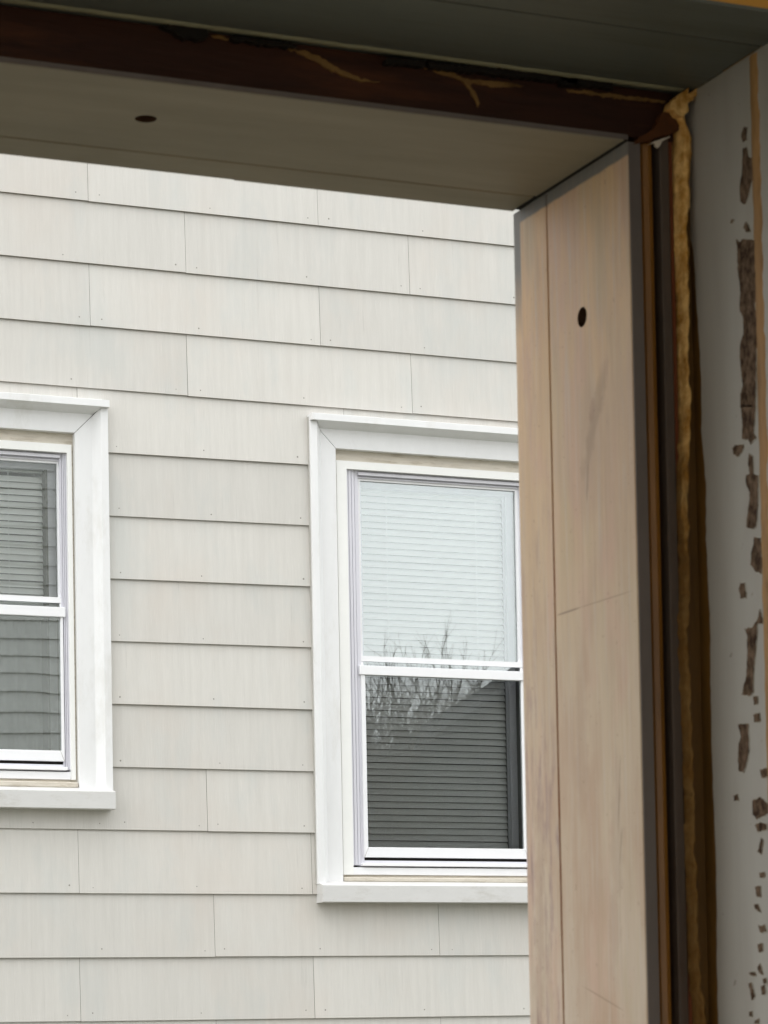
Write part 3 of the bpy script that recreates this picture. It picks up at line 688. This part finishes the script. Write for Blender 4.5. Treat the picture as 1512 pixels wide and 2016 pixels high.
for p in CLOT: slab(p, fy(1.7672), .006, 'stained_lump', 'clot', frame, .0006, .002)
for p in DRIP: slab(p, fy(1.7640), .0015, 'plastic_scrap', 'web', frame, .0002)
for p in SHRED_A+SHRED_B: slab(p, fy(1.7679), .0012, 'foam_shred', 'shred', frame, .0007, .0022)
for p in LUMP_A+LUMP_B: slab(p, fy(1.7679), .006, 'sealant_lump', 'black', frame, .0010, .0025)

# ================================================================ LINING OF THE OPENING
LX, LZ = 1.0124, .6872
lining = empty('opening_lining', 'flaking grey lining panels between the near window frame and ochre room wall', 'wall lining')
jp = obj('side_panel', boxes((LX, LX+.012, 1.6735, 1.7855, JB, LZ-.0004)), 'lining', lining)
obj('side_panel', boxes((LX-.0006, LX+.0135, 1.6042, 1.6725, JB, LZ-.0004)), 'lining', lining)
slab([(1.7700, JB), (1.7700, .585), (1.7640, .572), (1.7600, .52), (1.7570, .47), (1.7585, .44), (1.7540, .40), (1.7560, .36), (1.7530, .30), (1.7550, .22), (1.7525, .12), (1.7550, .05), (1.7525, JB)], lambda q, t: (LX-.0002-t, q[0], q[1]), .0005, 'adhesive_smear', 'stain', jp, .0005, .006)
for p in FLAKES:                                      # torn patches, each with its pale chipped rim below
    f_ = slab(p, lambda q, t: (LX-.0002-t, q[0]+.0006, q[1]), .0006, 'torn_patch', 'flake', jp, .00042, .0015)
    slab(p, lambda q, t: (LX-.0001-t, q[0]+.0006, q[1]), .0003, 'chipped_rim', 'chip', jp, .00042, .0015, 0, .0007)
# ochre bead between the two panels
bm = bmesh.new(); prev = None; z = JB
while z < LZ-.001:
    l = 1.6745+.0012*noise.noise(Vector((z*60, 1, 0))); wv = .0155+.0035*noise.noise(Vector((z*45, 4, 0)))+.0015*noise.noise(Vector((z*160, 4, 0)))
    row = [bm.verts.new((LX+.0004-(.0022+.0008*noise.noise(Vector((z*120, j, 2))))*math.sin(math.pi*j/6), l+.0075-wv*j/6-.001, z)) for j in range(7)]
    if prev:
        for j in range(6): bm.faces.new((prev[j], prev[j+1], row[j+1], row[j]))
    prev = row; z += .003
obj('ochre_bead', bm, 'ochrebead', lining, smooth=True)
obj('head_panel', boxes((-.64, LX-.0005, 1.6640, 1.7855, LZ, LZ+.012)), 'teal', lining)
obj('head_panel', boxes((-.64, LX-.0005, 1.6042, 1.6608, LZ-.0005, LZ+.012)), 'teal', lining)
bm = bmesh.new(); prev = None; x = -.64
while x < 1.006:
    wv = .0085+.0012*noise.noise(Vector((x*60, 1, 0)))
    row = [bm.verts.new((x, 1.7652-wv*j/4, LZ+.0003-(.0016+.0005*noise.noise(Vector((x*120, j, 2))))*math.sin(math.pi*j/4))) for j in range(5)]
    if prev:
        for j in range(4): bm.faces.new((prev[j], prev[j+1], row[j+1], row[j]))
    prev = row; x += .003
obj('head_bead', bm, 'rim', lining, smooth=True)

# ================================================================ SURROUNDINGS (seen mirrored in the panes)
bm = bmesh.new(); v = [bm.verts.new(p) for p in ((-150, -150, -3), (150, -150, -3), (150, 150, -3), (-150, 150, -3))]; bm.faces.new(v)
tag(obj('ground', bm, 'ground'), kind='structure')
gh = empty('gabled_house', 'dark gabled house mirrored in the lower right of the right window', 'house')
obj('wall', extrude_profile([(15.6, -3), (15.6, 3.2), (21.6, 7.1), (27.6, 3.2), (27.6, -3)], 'Z', -16.6, -15.2), 'farwall', gh)
o = gh.children[0]
for v in o.data.vertices: x_, y_, z_ = v.co; v.co = (x_, z_, y_)
bm = bmesh.new()
for (a, b) in (((15.0, 3.0), (21.6, 7.33)), ((21.6, 7.33), (28.2, 3.0))):
    for y0, y1 in ((-16.8, -15.0),):
        vs_ = [bm.verts.new(p) for p in ((a[0], y0, a[1]), (b[0], y0, b[1]), (b[0], y1, b[1]), (a[0], y1, a[1]), (a[0], y0, a[1]-.18), (b[0], y0, b[1]-.18), (b[0], y1, b[1]-.18), (a[0], y1, a[1]-.18))]
        for q in ((0,1,2,3), (7,6,5,4), (0,4,5,1), (3,2,6,7), (0,3,7,4), (1,5,6,2)): bm.faces.new([vs_[i] for i in q])
obj('gable_roof', bm, 'roof', gh)
def tree(x, y, h, seed, spread, label):
    rnd = random.Random(seed); root = empty('bare_tree', label, 'tree', 'bare trees mirrored in the panes'); root.location = (x, y, -3)
    tk, br = bmesh.new(), bmesh.new()
    def tube(bm, a, b, ra, rb):
        d_ = (b-a).normalized(); s_ = d_.orthogonal().normalized(); t_ = d_.cross(s_)
        A = [bm.verts.new(a+(s_*math.cos(i*2.094)+t_*math.sin(i*2.094))*ra) for i in range(3)]
        B = [bm.verts.new(b+(s_*math.cos(i*2.094)+t_*math.sin(i*2.094))*rb) for i in range(3)]
        for i in range(3): bm.faces.new((A[i], A[(i+1) % 3], B[(i+1) % 3], B[i]))
    def grow(p, d_, L, r, lv):
        n = 4; q = p
        for i in range(n):
            d_ = (d_+Vector((rnd.uniform(-.18, .18), rnd.uniform(-.18, .18), rnd.uniform(-.04, .14)))).normalized()
            e = q+d_*L/n; tube(tk if lv == 0 else br, q, e, r*(1-.13*i), r*(1-.13*(i+1))); q = e
            if lv < 5 and (lv > 0 or i > 0):
                for _ in range(2 if lv < 2 else 1):
                    dd = (d_*.75+Vector((rnd.uniform(-1, 1)*spread, rnd.uniform(-1, 1)*spread, rnd.uniform(0, .6)))).normalized()
                    grow(q, dd, L*rnd.uniform(.5, .68), r*.5, lv+1)
        if lv < 5: grow(q, d_, L*.62, r*.55, lv+1)
    grow(Vector((0, 0, 0)), Vector((0, 0, 1)), h*.42, .12, 0)
    obj('trunk', tk, 'bark', root); obj('branches', br, 'bark', root)
tree(15.4, -13.5, 8.2, 3, .8, 'bare leafless tree mirrored at the left of the right window, nearest the siding')
tree(18.5, -17.6, 9.4, 8, .9, 'wide bare tree whose arching branches are mirrored across the meeting bars')
tree(20.2, -18.2, 9.4, 12, .9, 'bare tree mirrored above the dark gable in the right window')
tree(16.4, -14.6, 7.6, 21, 1.0, 'low bushy bare tree mirrored behind the top of the lower right pane')
tree(19.5, -19.6, 9.6, 33, .95, 'bare tree farthest back, its twigs mirrored beside the gable slope')
rh = random.Random(5); bm = bmesh.new()
for i in range(9000):
    x = rh.uniform(11, 24); y = rh.uniform(-19.5, -17.6); zt_ = 3.5+.7*noise.noise(Vector((x*.6, 2, 0)))+.5*noise.noise(Vector((x*2.3, 5, 0)))
    z = rh.uniform(-3, zt_); s_ = rh.uniform(.08, .2)
    n_ = Vector((rh.uniform(-1, 1), rh.uniform(-1, 1), rh.uniform(-1, 1))).normalized(); a = n_.orthogonal()*s_; b = n_.cross(a)
    c0 = Vector((x, y, z)); bm.faces.new([bm.verts.new(c0+a), bm.verts.new(c0+b), bm.verts.new(c0-a), bm.verts.new(c0-b)])
tag(obj('hedge', bm, 'hedge', recalc=False), 'dense dark evergreen growth behind the bare trees, mirrored in the right window', 'hedge', kind='stuff')
